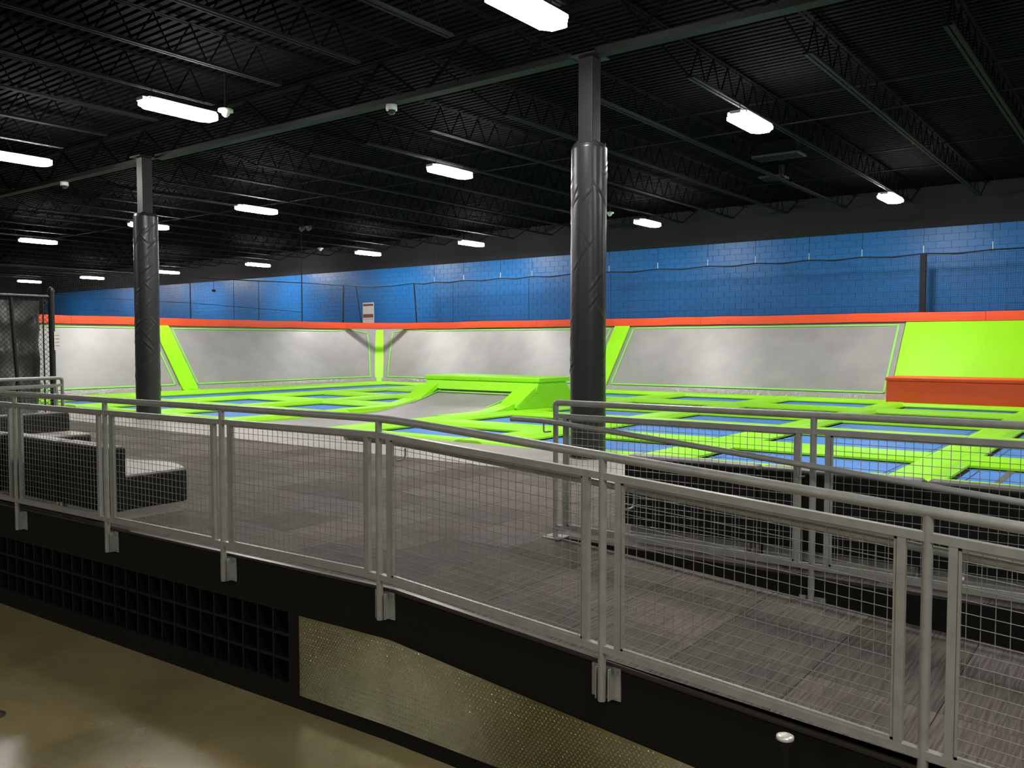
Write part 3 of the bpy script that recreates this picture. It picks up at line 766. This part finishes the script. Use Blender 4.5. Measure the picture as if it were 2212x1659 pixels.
# corner band on the diagonal
t = thing('corner_pad', 'upright lime green pad in the corner between the two sloped walls', 'pad', (SX, SY, 0))
d = Vector((1, -1, 0)).normalized(); w = .27
a0 = Vector((SX-.12, SY-.12, 0)); a1 = Vector((SX+RUN*.985-.12, SY+RUN*.985-.12, HT*.985)); bk = Vector((.12, .12, -.0))
ax = (a1-a0).normalized()
b0 = a0+ax*.12
MB().add([a0-d*w*.6, a0+d*w*.6, b0+d*w, a1+d*w*1.05, a1-d*w*1.05, b0-d*w]+[q+bk for q in (a0-d*w*.6, a0+d*w*.6, b0+d*w, a1+d*w*1.05, a1-d*w*1.05, b0-d*w)],
         [(0, 1, 2, 3, 4, 5), (11, 10, 9, 8, 7, 6)]+[(i, (i+1) % 6, 6+(i+1) % 6, 6+i) for i in range(6)]).build('cushion', M['lime'], t, bevel=.02)
# grey corner fill
TX, TY = SX+RUN, SY+RUN
m = MB(); m.add([(SX-.02, SY-.5, -.05), (SX-.5, SY-.02, -.05), (TX-2.0, TY-.04, HT-.02), (TX-.04, TY-1.7, HT-.02)], [(0, 1, 2, 3)])
# chamfer filler under the rim
mm = MB(); mm.hexa([(TX+.02, TY-1.75, HT-.04), (TX+.25, TY+.25, HT-.04), (TX+.25, TY+.25, HT-.04), (TX-2.05, TY+.02, HT-.04)], [(TX+.02, TY-1.75, HT), (TX+.25, TY+.25, HT), (TX+.25, TY+.25, HT), (TX-2.05, TY+.02, HT)])
rim = thing('rim_padding', 'continuous orange foam padding along the top of the sloped walls', 'padding', (TX, TY, HT))
def rimseg(p, q, h0=HT, h1=HT+.25, th=.15):
    p = Vector((*p, 0)); q = Vector((*q, 0)); d = (q-p).normalized(); nn = Vector((d.y, -d.x, 0))
    if nn.dot(Vector((-1, -1, 0))) < 0: nn = -nn
    p = p+d*.004; q = q-d*.004
    f0 = .09; f1 = .06; z0 = Vector((0, 0, h0)); z1 = Vector((0, 0, h1))
    nseg = max(1, int((q-p).length/.8)); ring = []
    m = MB(); rnd = random.Random(int(p.x*7+p.y*3)); vs = []
    for i in range(nseg+1):
        c = p+(q-p)*i/nseg; dz = Vector((0, 0, rnd.uniform(-.012, .012) if 0 < i < nseg else 0))
        vs += [c+nn*f0+z0+dz, c+nn*(f0-.01)+z0+Vector((0, 0, .12))+dz, c+nn*f1+z1+dz, c-nn*th+z1+dz, c-nn*th+z0]
    fs = []
    for i in range(nseg):
        for k in range(5): fs.append((i*5+k, i*5+(k+1) % 5, (i+1)*5+(k+1) % 5, (i+1)*5+k))
    fs += [(4, 3, 2, 1, 0), tuple(nseg*5+k for k in range(5))]
    m.add(vs, fs); m.build('pad', M['orange'], rim)
for a, b in ((-4.5, 3.74), (3.74, 11.92), (11.92, 15.2), (15.2, 18.44), (18.44, TY-1.70)): rimseg((TX, a), (TX, b))
rimseg((TX, TY-1.70), (TX-2.0, TY))
for a, b in ((7.0, 12.86), (12.86, 18.44), (18.44, TX-2.0)): rimseg((a, TY), (b, TY))
m_ = MB(); m_.box(TX-.02, -4.5, HT-.03, TX+.2, TY-1.7, HT); m_.box(7, TY-.02, HT-.03, TX-2, TY+.2, HT); m_.build('rim_underside', M['blackgap'], rim)

# green slope pad and orange box at right
t = thing('slope_pad', 'large lime green slope pad at the right end of the sloped wall', 'pad', PR(1, 0))
for a, b in ((2.22, 5.72), (-1.3, 2.21), (-4.5, -1.31)):
    poly_slab(PR, [(a, .0), (b, .0), (b, .985), (a, .985)], -.05, .06).build('pad', M['lime'], t, bevel=.02)
t = thing('orange_step_box', 'low orange padded step box at right foot of the green slope pad', 'box', (24.1, 2, 0))
MB().box(23.44, -4.5, .02, 24.9, 5.62, .575).build('body', M['orange'], t, bevel=.02)
MB().box(23.40, -4.5, .58, 24.98, 5.64, .68).build('top_pad', M['orange'], t, bevel=.03)

# ------------------------------------------------------------------ safety nets
def netting(t, p, q, z0, z1, sp=.055, r=.0022, sag=0):
    p = Vector((*p, 0)); q = Vector((*q, 0)); L_ = (q-p).length; d = (q-p)/L_; m = MB(); s = 0
    def quad(a, b, w, vert):
        if vert: o = d*w
        else: o = Vector((0, 0, w))
        m.add([a-o, a+o, b+o, b-o], [(0, 1, 2, 3)])
    nn = int(L_/sp)
    for i in range(nn+1):
        c = p+d*L_*i/nn; quad(c+Vector((0, 0, z0)), c+Vector((0, 0, z1)), r, True)
    k = int((z1-z0)/sp)
    for i in range(k+1): z = Vector((0, 0, z0+(z1-z0)*i/k)); quad(p+z, q+z, r, False)
    stuff(m.build('mesh', M['net'], t, fix=False))
def rope(t, pts, r=.012, name='rope'): MB().tube(pts, r, 6).build(name, M['rope'], t)
n1 = thing('safety_net', 'long black safety net above the right sloped wall before the blue wall', 'net', (26.2, 15, 2.4), 'black safety nets')
NXr = 26.14; NYl = 26.92
netting(n1, (NXr, -4.5), (NXr, 24.9), 2.38, 4.03)
hy = [3.65, 5.35, 7.0, 8.53, 10.2, 11.8, 13.6, 15.5, 17.1, 18.83, 20.32, 22.18, 23.75, 24.9]
pts = [(NXr, -4.5, 4.05)]
for i, y in enumerate(hy):
    pts.append((NXr, y, 4.05))
    if i < len(hy)-1: pts.append((NXr, (y+hy[i+1])/2, 4.00))
rope(n1, pts, .02)
for y in hy[:-1]:
    MB().bar((NXr, y, 4.07), (NXr, y, 4.27), .018).build('strap', M['strap'], n1)
    MB().bar((NXr, y, 4.27), (NXr, y, DK), .008).build('hanger_cable', M['rope'], n1)
MB().box(NXr-.05, 5.27, 2.35, NXr+.05, 5.43, 4.05).build('post_pad', M['rope'], n1, bevel=.01)
rope(n1, [(NXr, 24.9, 4.05), (NXr, 24.75, 2.4)], .028, 'post')
for y in (15.6, 19.2, 23.0): rope(n1, [(NXr+.3, y, 2.4), (NXr+.3, y, 4.0)], .006)
n2 = thing('safety_net', 'short black safety net cutting across the trampoline wall corner', 'net', (25, 26, 2.4), 'black safety nets')
netting(n2, (NXr, 24.9), (24.1, NYl), 2.38, 3.95)
rope(n2, [(NXr, 24.9, 4.05), (25.5, 25.5, 3.94), (24.8, 26.2, 3.9), (24.1, NYl, 3.94)], .018)
n3 = thing('safety_net', 'black safety net hanging behind the left sloped wall', 'net', (16, NYl, 2.4), 'black safety nets')
netting(n3, (24.1, NYl), (7.2, NYl), 2.38, 3.85)
rope(n3, [(24.1, NYl, 3.93), (22, NYl, 3.92), (19, NYl, 3.86), (17, NYl, 3.83), (15, NYl, 3.85), (7.2, NYl, 3.8)], .018)
rope(n3, [(24.1, NYl, 3.93), (24.05, NYl, 2.4)], .028, 'post'); rope(n3, [(24.45, NYl-.35, 3.93), (24.6, NYl-.5, 2.4)], .022, 'post')
rope(n3, [(21.93, NYl, 5.9), (21.93, NYl, 2.4)], .018, 'post'); rope(n3, [(17.07, NYl, 3.83), (17.07, NYl, 2.4)], .022, 'post')
rope(n3, [(19.1, NYl+.4, 2.4), (19.1, NYl+.4, 3.9)], .010); rope(n3, [(20.2, NYl+.4, 2.4), (20.2, NYl+.4, 3.95)], .010)
rope(n3, [(21.9, NYl, 2.78), (17.1, NYl, 2.95), (12, NYl, 3.0), (7.2, NYl, 3.05)], .008); rope(n3, [(14.5, NYl, 2.6), (11, NYl, 2.62), (7.2, NYl, 2.65)], .008)
rope(n3, [(18.0, NYl, 3.85), (18.0, NYl, 3.45)], .008); MB().box(17.94, NYl-.03, 3.38, 18.06, NYl+.03, 3.46).build('weight', M['rope'], n3)

# poster on the wall
t = thing('wall_poster', 'tall white rules poster with two brown-red bars on the blue wall', 'poster', (26.98, 28.5, 2.3))
MB().box(26.97, 28.17, 2.30, 26.995, 28.88, 3.39).build('sheet', M['paper'], t)
for z0, z1, nm in ((3.24, 3.33, 'heading_bar'), (2.72, 2.87, 'heading_bar')): MB().box(26.962, 28.2, z0, 26.97, 28.85, z1).build(nm, M['brownbar'], t)
for k in range(5): MB().box(26.964, 28.25+.12*k, 2.63, 26.97, 28.33+.12*k, 2.66).build('text_line', M['ink'], t)

# ------------------------------------------------------------------ chain link fence, tarp and notice
FY = 14.2
f = thing('chain_link_fence', 'black chain-link fence with top rail at the far left', 'fence', (6.53, FY, 0))
MB().cyl(6.53, FY, 0, 2.36, .045, 12).build('post', M['chain'], f)
MB().lathe(6.53, FY, [(.05, 2.34), (.055, 2.37), (.04, 2.42), (.015, 2.44), (0, 2.44)], 12).build('post_cap', M['chain'], f)
MB().tube([(6.53, FY, 2.28), (3.0, FY, 2.28)], .026, 8).build('top_rail', M['chain'], f)
MB().tube([(5.93, FY+.02, 2.28), (6.05, FY+.02, 0)], .032, 8).build('post', M['chain'], f)
MB().cyl(6.40, FY, 0, 2.28, .012, 6).build('tension_bar', M['chain'], f)
m = MB(); sp = .078; x0, x1, z0, z1 = 3.0, 6.5, .04, 2.30
c = x0-(z1-z0)
while c < x1:
    a = max(c, x0); b = min(c+(z1-z0), x1)
    if b > a: m.tube([(a, FY, z0+(a-c)), (b, FY+.004, z0+(b-c))], .0035, 3, False)
    a = max(c, x0); b = min(c+(z1-z0), x1)
    if b > a: m.tube([(a, FY+.006, z1-(a-c)), (b, FY+.002, z1-(b-c))], .0035, 3, False)
    c += sp
stuff(m.build('chain_mesh', M['chain'], f, fix=False))
m = MB(); vs = []; fs = []; nx, nz = 60, 24; rnd = random.Random(4)
for i in range(nx+1):
    for j in range(nz+1):
        x = 2.8+(6.43-2.8)*i/nx; z = .02+2.2*j/nz
        vs.append((x, FY+.25+.05*math.sin(x*9+z*2)+.03*math.sin(x*21-z*5)+.02*math.sin(z*13+x*3), z))
for i in range(nx):
    for j in range(nz): q = i*(nz+1)+j; fs.append((q, q+nz+1, q+nz+2, q+1))
m.add(vs, fs, True); o = m.build('plastic_sheet', M['tarp'], None); tag(o, 'crumpled grey plastic sheet hung behind the chain-link fence', 'sheet')
t = thing('paper_notice', 'small white paper notice taped to the black fence post', 'notice', (6.58, FY-.06, 1.44))
MB().box(6.535, FY-.064, 1.43, 6.63, FY-.060, 1.73).build('sheet', M['paper'], t)
for k in range(4): MB().box(6.55, FY-.067, 1.50+.055*k, 6.61, FY-.064, 1.508+.055*k).build('text_line', M['ink'], t)
